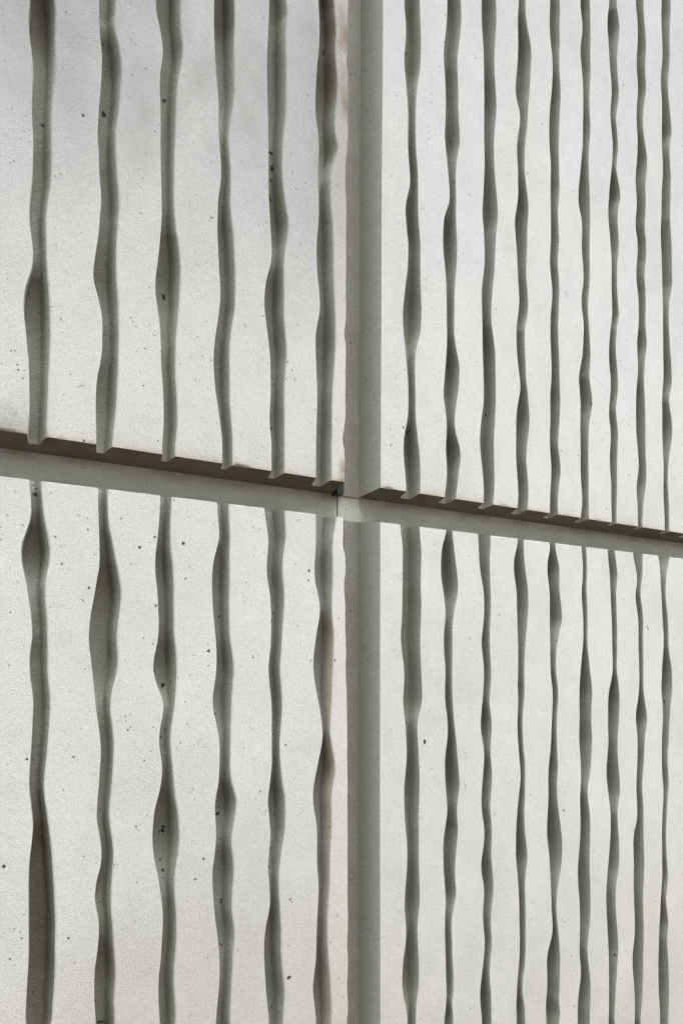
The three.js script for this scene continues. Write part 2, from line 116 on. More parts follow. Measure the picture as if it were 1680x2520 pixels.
pits('upper right').push([10851,21151,1.7], [12304,20712,2.0], [10704,19313,1.7], [8541,20334,2.5], [15495,29737,3.6], [15773,29583,2.3], [15337,28731,2.5], [13493,27668,1.7], [15899,28315,2.0], [13659,26562,1.9], [13326,28820,2.1], [14338,30315,2.2]);
pits('upper right').push([13783,29878,1.7], [13659,26560,1.9], [13926,24581,1.9], [14520,23919,2.0], [16691,27051,1.9], [16536,25223,1.8], [17744,24356,2.2], [17785,24241,2.2], [15365,23092,2.7], [15506,22217,2.5], [14643,22398,2.0], [14643,22339,2.0]);
pits('upper right').push([13685,21372,2.1], [13283,20638,3.3], [13865,20615,3.4], [14354,21441,2.2], [14443,21437,2.0], [14400,21399,2.2], [15694,21601,2.7], [14889,21284,2.0], [15443,21660,1.8], [15942,20801,2.9], [16725,20887,2.1], [15705,20402,3.6]);
pits('upper right').push([13650,20025,1.9], [13694,19969,1.9], [14616,20448,1.7], [14849,19499,3.1]);
pits('lower left').push([1827,18007,2.1], [2028,17885,2.2], [2470,17759,2.9], [2562,17369,2.9], [2935,17906,2.9], [2779,18112,1.9], [2813,18102,1.9], [2932,18072,1.9], [3430,18119,2.7], [3714,17702,4.4], [3958,17884,3.7], [3586,17437,2.3]);
pits('lower left').push([3034,17540,1.6], [3014,17488,1.5], [2951,17039,3.6], [2849,16857,1.9], [2872,16844,1.3], [1864,16635,2.2], [1967,17072,1.7], [2406,16733,1.4], [3973,16809,3.4], [3781,16302,2.4], [3926,16209,2.0], [2895,15827,1.9]);
pits('lower left').push([1732,17828,1.8], [3412,15650,1.7], [2676,15502,1.6], [2083,14549,3.4], [2726,14533,2.9], [2584,14054,1.9], [3494,15100,2.2], [3578,15126,1.7], [3501,15028,2.0], [3573,14932,2.3], [3534,14889,3.0], [3930,14911,2.0]);
pits('lower left').push([3791,14399,2.4], [3661,13392,3.0], [3731,13408,1.3], [3695,13327,1.3], [2875,13043,1.6], [3387,13680,1.5], [1779,13061,4.9], [2656,11874,3.2], [2012,12002,2.3], [1994,12086,1.5], [2045,12332,1.9], [1860,11741,2.5]);
pits('lower left').push([1915,12156,1.5], [3678,12525,2.2], [2875,13043,1.6], [2740,11489,1.4], [4424,17823,5.2], [4521,18252,1.6], [4462,17259,2.8], [4526,17468,1.9], [5529,17256,2.2], [6749,17534,4.6], [6734,17362,3.5], [4855,16106,5.0]);
pits('lower left').push([4852,15870,2.1], [4850,16216,1.6], [5657,16000,2.9], [5753,16046,1.8], [5655,16035,1.7], [6787,15942,3.1], [7292,15949,3.5], [6524,18398,1.7], [6472,17629,1.7], [6843,17142,1.7], [6509,16546,1.7], [7367,16702,2.4]);
pits('lower left').push([5485,16939,1.8], [4270,18501,2.4], [4541,15717,1.9], [4458,15292,2.1], [4819,15201,1.8], [4493,14933,1.9], [4380,14640,2.1], [4313,14565,2.1], [4600,14591,1.8], [4800,14543,2.1], [4362,14103,1.6], [5489,14484,2.0]);
pits('lower left').push([6284,14485,3.0], [5786,13728,2.6], [5651,14800,1.7], [4611,13714,1.6], [4767,12732,3.9], [5669,14274,1.7], [4626,12423,3.5], [4686,12049,1.6], [6367,11795,3.4], [6404,11749,2.7], [6333,10435,5.3], [6363,10443,5.3]);
pits('lower left').push([6337,10997,2.1], [5373,11128,2.0], [7204,10879,2.4], [7371,10186,2.4], [7334,11346,1.8], [7336,11312,1.6]);
pits('lower right').push([10499,18064,1.9], [10668,17791,1.7], [10854,17310,2.3], [10557,16382,2.7], [11375,16889,3.1], [9624,18226,2.0], [9349,16210,2.2], [9683,17954,1.7], [8701,16033,1.6], [9368,14365,6.6], [9368,14332,5.5], [9305,12862,1.6]);
pits('lower right').push([12299,13023,2.8], [12201,12661,1.8], [11267,13004,1.8], [8594,12538,1.8], [8736,10502,2.1], [10567,8830,2.7], [12368,10671,2.4], [12333,10301,2.4], [10410,9300,1.7], [9251,8968,2.4], [10578,9098,1.5], [10491,9514,1.5]);
pits('lower right').push([9328,9203,1.6], [15474,18169,2.2], [16394,16769,3.7], [16431,16728,4.1], [16469,16695,3.7], [15950,16718,2.5], [16476,16568,2.5], [13459,16207,2.1], [17576,15730,2.6], [17457,15892,2.6], [17664,15424,2.4], [14757,15156,2.2]);
pits('lower right').push([16457,15992,2.1], [16641,17815,1.9], [13277,18439,1.7], [14889,17909,1.8], [13376,12566,5.0], [14546,14732,2.6], [16487,14898,2.3], [15748,14525,2.0], [17805,12801,3.8], [17497,12221,2.4], [15953,13544,2.3], [13450,12912,1.9]);
pits('lower right').push([16581,11651,2.1], [14276,12817,1.7], [13298,10121,2.5], [13391,10060,2.9], [13314,9976,2.1], [13637,9237,2.7], [13716,8082,3.8], [13650,8792,2.5], [15545,8948,2.9], [15626,8441,2.5], [15730,9177,2.3], [15609,7557,2.7]);
pits('lower right').push([15278,7503,2.7], [16574,8741,2.3], [16623,7846,3.0], [16713,9935,3.2], [17724,9983,2.4], [15344,10555,2.2], [14620,7540,2.2], [14883,8148,2.2], [15379,8323,2.9], [14560,11135,1.7], [12557,8655,2.0], [17845,9588,2.4]);
groovePits('upper', 1).push([-9,23846,5.0]);
groovePits('upper', 2).push([-98,24375,7.9], [-169,24245,4.2], [-162,24158,4.2], [-164,24074,4.6], [-175,25110,3.0], [-76,25421,3.3], [-2,24863,2.6], [16,24491,3.0], [15,24240,2.6]);
groovePits('upper', 3).push([-61,24969,7.2], [-96,21852,5.8], [-88,21814,5.8], [-158,22667,3.8]);
groovePits('upper', 4).push([194,21183,2.5]);
groovePits('upper', 5).push([-38,24825,7.1], [-12,24552,8.4], [-33,24343,4.1], [-115,24106,7.4], [-93,24069,4.5], [-72,24015,4.9], [-73,20009,4.8]);
groovePits('upper', 6).push([4,27169,3.9], [-19,27106,4.7], [-32,27056,3.9]);
groovePits('upper', 8).push([-78,27914,3.9], [141,27059,3.3], [78,26750,2.2], [71,26615,2.2], [-28,21587,3.6], [-29,21553,3.6], [30,20491,3.2], [27,20450,4.0], [-3,20421,4.0], [129,20975,2.2]);
groovePits('upper', 9).push([65,26555,4.1], [122,25610,3.4]);
groovePits('upper', 10).push([252,29292,2.3], [230,27429,2.3], [33,21127,4.8]);
groovePits('upper', 12).push([214,25300,2.9], [131,25238,2.5]);
groovePits('upper', 13).push([143,24573,3.9], [211,19244,3.9], [289,21884,3.9], [228,21576,2.6]);
groovePits('upper', 14).push([307,26993,4.9], [304,26931,3.3], [162,19582,2.2]);
groovePits('lower', 1).push([-15,18371,5.6], [-45,18368,2.8], [-6,18456,2.2], [-146,16510,3.1], [-118,16527,2.5], [-165,11072,2.8]);
groovePits('lower', 2).push([-105,14931,2.9], [-102,13245,2.9], [-113,10403,4.3], [-72,10398,4.3], [-34,10398,3.6], [-151,10741,2.9], [-56,12259,2.1]);
groovePits('lower', 3).push([-67,15552,7.7], [-204,15781,2.7], [-54,14727,3.1], [7,14863,3.4], [17,14820,3.4], [-87,13260,5.1], [-100,13201,6.2], [-158,13189,3.4], [-109,12743,3.4], [-53,12578,5.1], [-46,12464,2.4]);
groovePits('lower', 4).push([-16,16691,3.6], [-31,17832,2.5], [135,15556,2.5], [-119,15057,4.3], [-134,13371,6.1], [-123,13474,2.9], [-190,13463,2.5], [-29,12953,3.2], [51,14417,2.5], [-15,11920,3.9], [-22,11876,3.9], [-85,11186,2.9]);
groovePits('lower', 4).push([-49,11160,2.9]);
groovePits('lower', 5).push([-70,16642,5.2], [-24,16775,3.0], [-9,14669,2.6], [-36,12674,3.0], [-8,13223,2.6], [-68,13342,2.2], [-55,12349,4.1], [-48,9885,3.4]);
groovePits('lower', 6).push([-30,17147,1.9], [260,12938,2.5]);
groovePits('lower', 8).push([-50,14718,3.6]);
groovePits('lower', 9).push([143,17941,2.2], [82,17253,2.1], [218,12785,2.1], [222,11359,2.3]);
groovePits('lower', 12).push([184,16376,2.9], [27,16379,2.5], [137,9529,2.5]);
groovePits('lower', 14).push([204,8887,5.3]);
groovePits('lower', 15).push([110,18042,2.7]);
groovePits('lower', 16).push([83,18160,3.3], [128,14876,4.7]);
for (const half of ['upper', 'lower']) {                          // the same flutes go on outside the photograph
  for (let i = -2; i <= 0; i++) curves[half][i] = { c: curves[half][1].c + (i - 1) * 0.0975, l: [], r: [], s: i * 13.7 + (half === 'lower' ? 400 : 0) };
  for (let i = 17; i <= 20; i++) curves[half][i] = { c: curves[half][16].c + (i - 16) * 0.1015, l: [], r: [], s: i * 13.7 + (half === 'lower' ? 400 : 0) };
}
function lip(cv, side, d) {                                       // left or right lip of a flute at distance d from the joint
  const a = side < 0 ? cv.l : cv.r, n = a.length, x = d / STEP;
  const wander = (noise(d * 9 + cv.s, side * 3.3 + 11) * 0.009 + noise(d * 21 + cv.s, side * 5.1) * 0.004 + side * 0.0145);
  if (n < 4) return cv.c + wander;
  const at = k => a[clamp(k, 0, n - 1)], i = Math.min(Math.floor(x), n - 1), t = clamp(x - i);
  const p0 = at(i - 1), p1 = at(i), p2 = at(i + 1), p3 = at(i + 2);
  let y = p1 + 0.5 * t * (p2 - p0 + t * (2 * p0 - 5 * p1 + 4 * p2 - p3 + t * (3 * (p1 - p2) + p3 - p0)));
  const out = smooth(n - 1, n + 5, x);
  return cv.c + y * (1 - out) + wander * out;
}
const JOINT_RIGHT = [[0.9, 0.8297], [1.39, 0.8288], [1.854, 0.8294], [1.92, 0.8306], [2.378, 0.8325], [2.838, 0.8358], [3.9, 0.839]];
const JOINT_LEFT = [[0.93, 0.7574], [1.4, 0.7565], [1.54, 0.7547], [1.747, 0.7521], [1.843, 0.7494], [1.917, 0.7512], [1.984, 0.7521], [2.3, 0.753], [2.488, 0.7538], [2.563, 0.7574], [3.9, 0.7574]];
const chip = v => Math.max(0, noise(v * 26, 9.1) - 0.12) * 0.0045 + Math.max(0, noise(v * 90, 2.2)) * 0.0011 + Math.exp(-(((v - 1.99) / 0.03) ** 2)) * 0.004;   // knocks along the left panels' edge
const panelEnd = { left: -0.25, right: 2.2 };

// ---------- procedural concrete ----------
const toByte = x => Math.round(255 * (x <= 0.0031308 ? 12.92 * x : 1.055 * Math.pow(x, 1 / 2.4) - 0.055));
const LUT = new Uint8Array(4097); for (let i = 0; i <= 4096; i++) LUT[i] = toByte(i / 4096);
function texture(w, h, paint, spots) {
  const f = new Float32Array(w * h * 3), c = [0, 0, 0];
  for (let j = 0; j < h; j++) for (let i = 0; i < w; i++) { paint(c, i, j); const k = (j * w + i) * 3; f[k] = c[0]; f[k + 1] = c[1]; f[k + 2] = c[2]; }
  for (const [x, y, r, dark, angle = 0, long = 1] of spots ?? []) {   // air holes: small irregular dark dots, radius in texels
    const R = r * long + 1.5, ca = Math.cos(angle), sa = Math.sin(angle), ph = x * 1.7 + y;
    for (let j = Math.floor(y - R); j <= y + R; j++) for (let i = Math.floor(x - R); i <= x + R; i++) {
      if (j < 0 || j >= h || i < 0 || i >= w) continue;
      const dx = (i + 0.5 - x), dy = (j + 0.5 - y), a = (dx * ca + dy * sa) / long, b = -dx * sa + dy * ca, th = Math.atan2(b, a);
      const d = Math.hypot(a, b) - r * (1 + 0.18 * Math.sin(3 * th + ph) + 0.12 * Math.sin(5 * th + ph * 2));
      const m = clamp(0.5 - d) * dark; if (m <= 0) continue;
      const k = (j * w + i) * 3; for (let q = 0; q < 3; q++) f[k + q] += (0.012 - f[k + q]) * m;
    }
  }
  const o = new Uint8Array(w * h * 4);
  for (let k = 0, n = w * h; k < n; k++) { for (let q = 0; q < 3; q++) o[k * 4 + q] = LUT[Math.round(clamp(f[k * 3 + q]) * 4096)]; o[k * 4 + 3] = 255; }
  const t = new THREE.DataTexture(o, w, h, THREE.RGBAFormat);
  t.colorSpace = THREE.SRGBColorSpace; t.magFilter = THREE.LinearFilter; t.minFilter = THREE.LinearMipmapLinearFilter; t.generateMipmaps = true;
  t.wrapS = t.wrapT = THREE.RepeatWrapping; t.needsUpdate = true; return t;
}
function grainMap(size, metres, fine, mid, coarse) {              // height of the sandy surface, tiles over so many metres
  const o = new Uint8Array(size * size * 4), P = new Float32Array(size * size);
  for (let k = 0; k < P.length; k++) P[k] = rnd();
  const tile = (n, s) => { const g = new Float32Array(n * n); for (let k = 0; k < g.length; k++) g[k] = rnd(); return (i, j) => { const x = i / size * n, y = j / size * n, a = Math.floor(x), b = Math.floor(y); let f = x - a, h = y - b; f = f * f * (3 - 2 * f); h = h * h * (3 - 2 * h); const at = (p, q) => g[((q + n) % n) * n + (p + n) % n]; return ((at(a, b) * (1 - f) + at(a + 1, b) * f) * (1 - h) + (at(a, b + 1) * (1 - f) + at(a + 1, b + 1) * f) * h) * s; }; };
  const A = tile(Math.round(metres / 0.0021), mid), B = tile(Math.round(metres / 0.0055), coarse), C = tile(Math.round(metres / 0.03), coarse * 0.6);
  const total = fine + mid + coarse * 1.6;
  for (let j = 0; j < size; j++) for (let i = 0; i < size; i++) {
    const k = j * size + i, y = clamp((P[k] * fine + A(i, j) + B(i, j) + C(i, j)) / total) * 255;
    o[k * 4] = o[k * 4 + 1] = o[k * 4 + 2] = y; o[k * 4 + 3] = 255;
  }
  const t = new THREE.DataTexture(o, size, size, THREE.RGBAFormat);
  t.magFilter = THREE.LinearFilter; t.minFilter = THREE.LinearMipmapLinearFilter; t.generateMipmaps = true; t.wrapS = t.wrapT = THREE.RepeatWrapping; t.repeat.set(1 / metres, 1 / metres); t.needsUpdate = true; return t;
}
const RIB_BUMP = grainMap(1024, 0.64, 0.9, 0.35, 0.04), BUMP = grainMap(1024, 0.64, 0.5, 0.5, 0.16);
const concrete = (map, bump, relief = BUMP) => new THREE.MeshStandardMaterial({ map, roughness: 0.93, metalness: 0, bumpMap: relief, bumpScale: bump });

const BASE = [0.425, 0.421, 0.409];
function ribTexture(half, sideName, u0) {                         // one texel a millimetre, 1.024 m by 2.048 m
  const w = 1024, h = 2048, v0 = half === 'upper' ? 1.887 : -0.19, key = half + ' ' + sideName, left = sideName === 'left';
  const spots = (pitLists[key] ?? []).map(([u, v, d]) => [u / 10 - u0 * 1000, v / 10 - v0 * 1000, Math.max(0.75, d * 0.46), 1, rnd() * 3, 1 + rnd() * 0.3]);
  for (let k = 0; k < 1900; k++) spots.push([rnd() * w, rnd() * h, 0.4 + rnd() * rnd() * 0.8, 0.5 + 0.4 * rnd()]);
  for (let k = 0; k < 5000; k++) spots.push([rnd() * w, rnd() * h, 0.35 + rnd() * 0.45, 0.22 + 0.25 * rnd()]);
  for (let k = 0; k < 60; k++) { const x = rnd() * w, y = rnd() * h; for (let q = 0; q < 5; q++) spots.push([x + (rnd() - 0.5) * 22, y + (rnd() - 0.5) * 18, 0.4 + rnd() * 0.7, 0.8]); }
  const tex = texture(w, h, (c, i, j) => {
    const u = u0 + i / 1000, v = v0 + j / 1000, s = half === 'upper' ? 0 : 60;
    const cloud = fbm(u * 9 + s, v * 7 + 3), broad = fbm(u * 2.3 + 40 + s, v * 1.9), fine = noise(i * 0.55, j * 0.55 + s) * 0.4 + noise(i * 0.21 + 9, j * 0.24) * 0.5;
    let t = 1 + 0.06 * cloud + 0.045 * fbm(u * 31 + 6, v * 27 + s) + 0.035 * broad + 0.045 * fine + 0.05 * noise(i * 0.37 + 50, j * 0.37) + 0.21 * (TABLE[(i * 7919 + j * 104729 + s) & 65535] - 0.5);
    if (left && half === 'upper') t *= 0.95;
    let r = BASE[0] * t, g = BASE[1] * t, b = BASE[2] * t;
    const cool = smooth(2.0, 2.7, v) * 0.012 + 0.009 * noise(u * 5 + 70, v * 5); r *= 1 - cool; b *= 1 + cool * 1.3;
    const warm = smooth(1.45, 0.85, v) * 0.016 + 0.008 * Math.max(0, fbm(u * 6 + 5, v * 6 + 90)); r *= 1 + warm * 0.4; b *= 1 - warm;
    if (half === 'upper') {                                       // brown weathering along the lower edge and a grey bloom above it
      const d = v - UPPER_EDGE, e = Math.exp(-d / 0.007) * (0.5 + 0.5 * clamp(0.5 + fbm(u * 40, 3))) ;
      r *= 1 - 0.22 * e; g *= 1 - 0.30 * e; b *= 1 - 0.42 * e;
      const bloom = Math.exp(-d / 0.03) * clamp(fbm(u * 14 + 8, v * 22) * 1.5) * 0.16; r *= 1 - bloom; g *= 1 - bloom; b *= 1 - bloom * 0.9;
      const up = smooth(2.0, left ? 2.6 : 3.2, v) * (left ? 0.34 : 0.19) * (0.92 + 0.4 * fbm(u * 9, v * 6 + 20)); r *= 1 - up; g *= 1 - up; b *= 1 - up * 0.98;  // darker towards the top: dirt together with painted falloff of light
      if (left) {
        const cn = smooth(0.25, 0.165, u) * Math.exp(-(((d - 0.012) / 0.028) ** 2)) * clamp(0.6 + fbm(u * 60, v * 60)) * 0.34; r *= 1 - cn; g *= 1 - cn; b *= 1 - cn * 0.97;
        const soil = smooth(2.25, 2.5, v) * clamp(fbm(u * 16 + 3, v * 14 + 50) + 0.1) * 0.16; r *= 1 - soil * 0.9; g *= 1 - soil; b *= 1 - soil * 1.08;
      }
    }
    if (half === 'lower') { const lo = smooth(1.5, left ? 1.0 : 0.6, v) * 0.15 * (0.9 + 0.5 * fbm(u * 9 + 7, v * 8)); r *= 1 - lo * 0.85; g *= 1 - lo; b *= 1 - lo * 1.05; }   // darker towards the bottom: soil plus light falloff painted in
    if (left && u > 0.725) {                                      // pinkish laitance and brown blotches beside the vertical joint
      const m = smooth(0.725, 0.742, u); const jn = half === 'upper' ? Math.exp(-(v - UPPER_EDGE) / 0.014) * smooth(0.728, 0.748, u) * clamp(0.65 + 0.9 * fbm(u * 150, v * 150)) * 0.6 : 0; r *= 1 - jn * 0.8; g *= 1 - jn * 0.95; b *= 1 - jn * 1.1;
      const pk = half === 'upper' ? m : 0.5 * m; r *= 1 + 0.03 * pk; g *= 1 - 0.015 * pk; b *= 1 - 0.04 * pk;
      if (half === 'upper') {
        const a = Math.exp(-(((v - 2.738) / 0.04) ** 2)) + 0.8 * Math.exp(-(((v - 2.598) / 0.024) ** 2)) * smooth(0.738, 0.75, u) + 1.6 * Math.exp(-(((v - 1.936) / 0.020) ** 2)) * smooth(0.732, 0.748, u) + 0.5 * Math.exp(-(((v - 2.65) / 0.05) ** 2));
        const k = clamp(a * m * clamp(0.7 + 0.9 * fbm(u * 60, v * 45)) * 0.62, 0, 0.65); r *= 1 - k * 0.8; g *= 1 - k * 0.97; b *= 1 - k * 1.12;
      }
    }
    c[0] = r; c[1] = g; c[2] = b;
  }, spots);
  tex.repeat.set(1 / 1.024, 1 / 2.048); tex.offset.set(-u0 / 1.024, -v0 / 2.048); return tex;
}
const STRIP = 0.128, CORNER = 0.080;                              // each flute has a strip of its panel's flute map; its inner corner runs at CORNER
const GRIME = { upper1: [2.46, 2.52, 0.42], upper4: [2.60, 2.66, 0.40], upper6: [2.50, 2.66, 0.36], lower1: [1.50, 1.36, 0.42], lower2: [1.22, 1.14, 0.25] };   // flutes with a brown deposit: where it sets in, where it is full, how strong
const grime = (half, id, v) => { const q = GRIME[half + id]; return q ? q[2] * (half === 'upper' ? smooth(q[0], q[1], v) : 1 - smooth(q[1], q[0], v)) : 0; };
function grooveTexture(half, first, count) {
  const px = 128, w = px * count, h = 2048, v0 = half === 'upper' ? 1.887 : -0.19, spots = [];
  for (let q = 0; q < count; q++) {
    for (const [s, v, d] of groovePitLists[half + (first + q)] ?? []) spots.push([q * px + CORNER * 1000 + s / 10, v / 10 - v0 * 1000, Math.max(0.8, d * 0.43), 1, rnd() * 3, 1 + rnd() * 0.6]);
    const left = first < 7;
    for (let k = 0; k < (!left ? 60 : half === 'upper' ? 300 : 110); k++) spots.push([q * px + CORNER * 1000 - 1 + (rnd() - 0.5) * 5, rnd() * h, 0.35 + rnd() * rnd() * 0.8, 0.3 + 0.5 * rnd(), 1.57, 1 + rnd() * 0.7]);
    for (let k = 0; k < 260; k++) spots.push([q * px + rnd() * px, rnd() * h, 0.3 + rnd() * rnd() * 0.8, 0.35 + 0.4 * rnd()]);
  }
  const tex = texture(w, h, (c, i, j) => {
    const q = Math.floor(i / px), s = (i - q * px) / 1000 - CORNER, v = v0 + j / 1000, id = first + q;
    const t = 1 + 0.07 * fbm(i / 1000 * 11 + id * 5, v * 9) + 0.05 * noise(i * 0.5, j * 0.5) + 0.05 * noise(i * 0.2, j * 0.22) + 0.05 * fbm(id * 9.1, v * 4) + 0.26 * (TABLE[(i * 7919 + j * 104729 + id) & 65535] - 0.5);
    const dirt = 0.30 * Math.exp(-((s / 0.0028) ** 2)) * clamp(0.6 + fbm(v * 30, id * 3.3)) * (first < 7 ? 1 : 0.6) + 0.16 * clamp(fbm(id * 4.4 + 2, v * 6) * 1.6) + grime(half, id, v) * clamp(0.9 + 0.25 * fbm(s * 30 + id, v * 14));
    let r = 0.225 * t * (1 - dirt), g = 0.226 * t * (1 - dirt * 1.04), b = 0.196 * t * (1 - dirt * 1.12);  // flute tone set well below the ribs, so recess shade is partly painted in
    if (half === 'lower' && id === 6) { const m = smooth(1.85, 1.5, v) * smooth(-0.006, 0.016, s); r *= 1 + 0.34 * m; g *= 1 + 0.24 * m; b *= 1 + 0.17 * m; }
    if (half === 'upper' && id === 6) { const m = smooth(2.5, 2.7, v) * 0.15; r *= 1 - m * 0.7; g *= 1 - m; b *= 1 - m * 1.2; }
    c[0] = r; c[1] = g; c[2] = b;
  }, spots);
  tex.repeat.set(1 / (STRIP * count), 1 / 2.048); tex.offset.set(0, -v0 / 2.048); return tex;
}
function plainTexture(base, dirt, holes, s) {                     // 0.512 m tile for joints and edge faces
  const spots = []; for (let k = 0; k < holes; k++) spots.push([rnd() * 512, rnd() * 512, 0.4 + rnd() * rnd() * 2.1, 0.9]);
  for (let k = 0; k < holes * 5; k++) spots.push([rnd() * 512, rnd() * 512, 0.35 + rnd() * 0.5, 0.5]);
  const tex = texture(512, 512, (c, i, j) => {
    const x = Math.sin(i / 512 * Math.PI), t = 1 + 0.06 * fbm(i * 0.02 + s, j * 0.03) * x + 0.09 * noise(i * 0.45, j * 0.45 + s) + 0.04 * noise(i * 0.16, j * 0.2) + 0.34 * (TABLE[(i * 7919 + j * 104729 + s) & 65535] - 0.5), k = dirt * clamp(0.5 + fbm(i * 0.03 + s * 2, j * 0.05)) * x;
    c[0] = base[0] * t * (1 - k * 0.85); c[1] = base[1] * t * (1 - k); c[2] = base[2] * t * (1 - k * 1.15);
  }, spots);
  tex.repeat.set(1 / 0.512, 1 / 0.512); return tex;
}
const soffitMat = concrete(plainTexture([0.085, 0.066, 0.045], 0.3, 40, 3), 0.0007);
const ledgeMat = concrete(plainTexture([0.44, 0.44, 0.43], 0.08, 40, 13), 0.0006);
const recessTexture = (() => {                                     // the joint's back: grey green, browned at the top by grime and painted soffit shade
  const w = 2048, h = 128, spots = [[1305, 16, 1.6], [1390, 12, 1.5], [318, 8, 1], [320, 18, 0.9]].map(([x, y, r]) => [x, 64 + y, r, 1]);
  for (let k = 0; k < 260; k++) spots.push([rnd() * w, rnd() * h, 0.35 + rnd() * rnd() * 0.9, 0.8]);
  for (let k = 0; k < 900; k++) spots.push([rnd() * w, rnd() * h, 0.3 + rnd() * 0.35, 0.4]);
  const tex = texture(w, h, (c, i, j) => {
    const t = 1 + 0.10 * fbm(i * 0.013, j * 0.03) + 0.07 * noise(i * 0.45, j * 0.45) + 0.26 * (TABLE[(i * 7919 + j * 104729) & 65535] - 0.5);
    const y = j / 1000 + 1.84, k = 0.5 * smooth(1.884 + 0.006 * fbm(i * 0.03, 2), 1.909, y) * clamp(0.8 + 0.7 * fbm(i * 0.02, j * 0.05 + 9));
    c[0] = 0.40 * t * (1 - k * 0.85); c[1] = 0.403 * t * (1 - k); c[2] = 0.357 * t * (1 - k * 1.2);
  }, spots);
  tex.repeat.set(1 / 2.048, 1 / 0.128); tex.offset.set(0.1, -1.84 / 0.128); return tex;
})();
const recessMat = concrete(recessTexture, 0.0008), stripMat = concrete(plainTexture([0.225, 0.226, 0.204], 0.12, 90, 23), 0.0005);  // strip tone lowered to hold some of the vertical joint's shade
const edgeMat = concrete(plainTexture([0.245, 0.245, 0.22], 0.1, 120, 33), 0.0003);  // joint flank also darker than the ribs, with shade put into its colour
const chippedMat = concrete(plainTexture([0.27, 0.235, 0.20], 0.3, 60, 43), 0.0012);

// ---------- panels ----------
function rows(half) {                                             // heights of the mesh rows, counted away from the joint
  const v = [], edge = half === 'upper' ? UPPER_EDGE : LOWER_EDGE, end = half === 'upper' ? TOP : BOTTOM, dir = half === 'upper' ? 1 : -1;
  let d = 0; const total = Math.abs(end - edge);
  while (d < total) { v.push(d); d += d < 0.01 ? 0.002 : d < 1.4 ? 0.0035 : 0.012; }
  v.push(total); return v.map(d => ({ d, v: edge + dir * d }));
}
const ROWS = { upper: rows('upper'), lower: rows('lower') };
const endTilt = (half, z, d) => { const k = Math.max(0, 1 - d / 0.08) ** 2; return half === 'upper' ? z * SOFFIT_TILT * k : -z * LEDGE_TILT * k; };   // the panel's end face leans, so recessed rows run on to meet it

const DEPTH_OF = [[0.012, 0.009], [0.020, 0.0165], [0.025, 0.0205], [0.030, 0.025], [0.035, 0.028], [0.040, 0.0305], [0.050, 0.0345]];
function depthOf(w) { for (let i = 1; i < DEPTH_OF.length; i++) if (w <= DEPTH_OF[i][0] || i === DEPTH_OF.length - 1) { const [a, p] = DEPTH_OF[i - 1], [b, q] = DEPTH_OF[i]; return p + (q - p) * (w - a) / (b - a); } }   // a flute is cut deeper where it is wider
function section(cv, half, d, r, v) {                             // plan of a flute at one height: points [u, z] from left lip to right lip; from LIP on they belong to the rounded edge of the rib
  const L = lip(cv, -1, d), [el, ed] = r, R = lip(cv, 1, d) + 0.2 * el, rough = 0.00045 * noise(v * 330, cv.s) + 0.0003 * noise(v * 150, cv.s + 5);
  const w = R - L, D = depthOf(w) + 0.0005 * noise(v * 14, cv.s + 2), a = Math.min(0.21 * D + (ed > 0.5 ? 0.0012 : 0), 0.32 * w), mid = (L + R) / 2 - 0.0015, e = Math.min(el, 0.30 * w), g = ed * D;
  const foot = R - e, wall = z => foot - Math.max(0, a - e) * (z - g) / (D - g);   // right wall, z counted inwards
  const p = [[L, 0], [L + 0.0006, -0.0011], [L + a * 0.5, -D * 0.5], [L + a, -D + 0.0012], [Math.min(L + a + 0.0012, mid), -D], [mid, -D],
    [Math.max(wall(D) - 0.0032, mid + 0.0005), -D], [wall(D) - 0.0007, -D + 0.0008], [wall(D - 0.0034), -D + 0.0034], [wall(g + (D - g) * 0.66), -g - (D - g) * 0.66], [wall(g + (D - g) * 0.33), -g - (D - g) * 0.33]];
  for (const x of [1, 0.85, 0.7, 0.55, 0.42, 0.3, 0.17, 0]) p.push([R - e * x + rough * (x < 0.4 ? 1 : 0.3), -g * x * x * x]);
  return p;
}
const LIP = 15;
function buildGroove(cv, half, r, strip, mat, parent) {
  const pos = [], uv = [], idx = [], N = LIP + 1, rw = ROWS[half];
  for (const { d, v } of rw) {
    const p = section(cv, half, d, r, v), s = [0];
    for (let k = 1; k < N; k++) s.push(s[k - 1] + Math.hypot(p[k][0] - p[k - 1][0], p[k][1] - p[k - 1][1]));
    for (let k = 0; k < N; k++) { const y = v + endTilt(half, p[k][1], d); pos.push(p[k][0], y, p[k][1]); uv.push(strip * STRIP + clamp(CORNER + s[k] - s[7], 0.003, STRIP - 0.003), y); }
  }
  const up = half === 'upper';
  for (let j = 0; j < rw.length - 1; j++) for (let k = 0; k < N - 1; k++) { const a = j * N + k, b = a + N; if (up) idx.push(a, a + 1, b, a + 1, b + 1, b); else idx.push(a, b, a + 1, a + 1, b, b + 1); }
  mesh('groove', pos, uv, idx, mat, parent);
}
const FACE = 14, nick = (u, half) => Math.max(0, noise(u * 170, half === 'upper' ? 1.5 : 8.5) - 0.15) * (half === 'upper' ? 0.0016 : 0.0006) + Math.max(0, noise(u * 47, half === 'upper' ? 3.5 : 6.5) - 0.45) * (half === 'upper' ? 0.006 : 0.002);   // small knocks along the edge
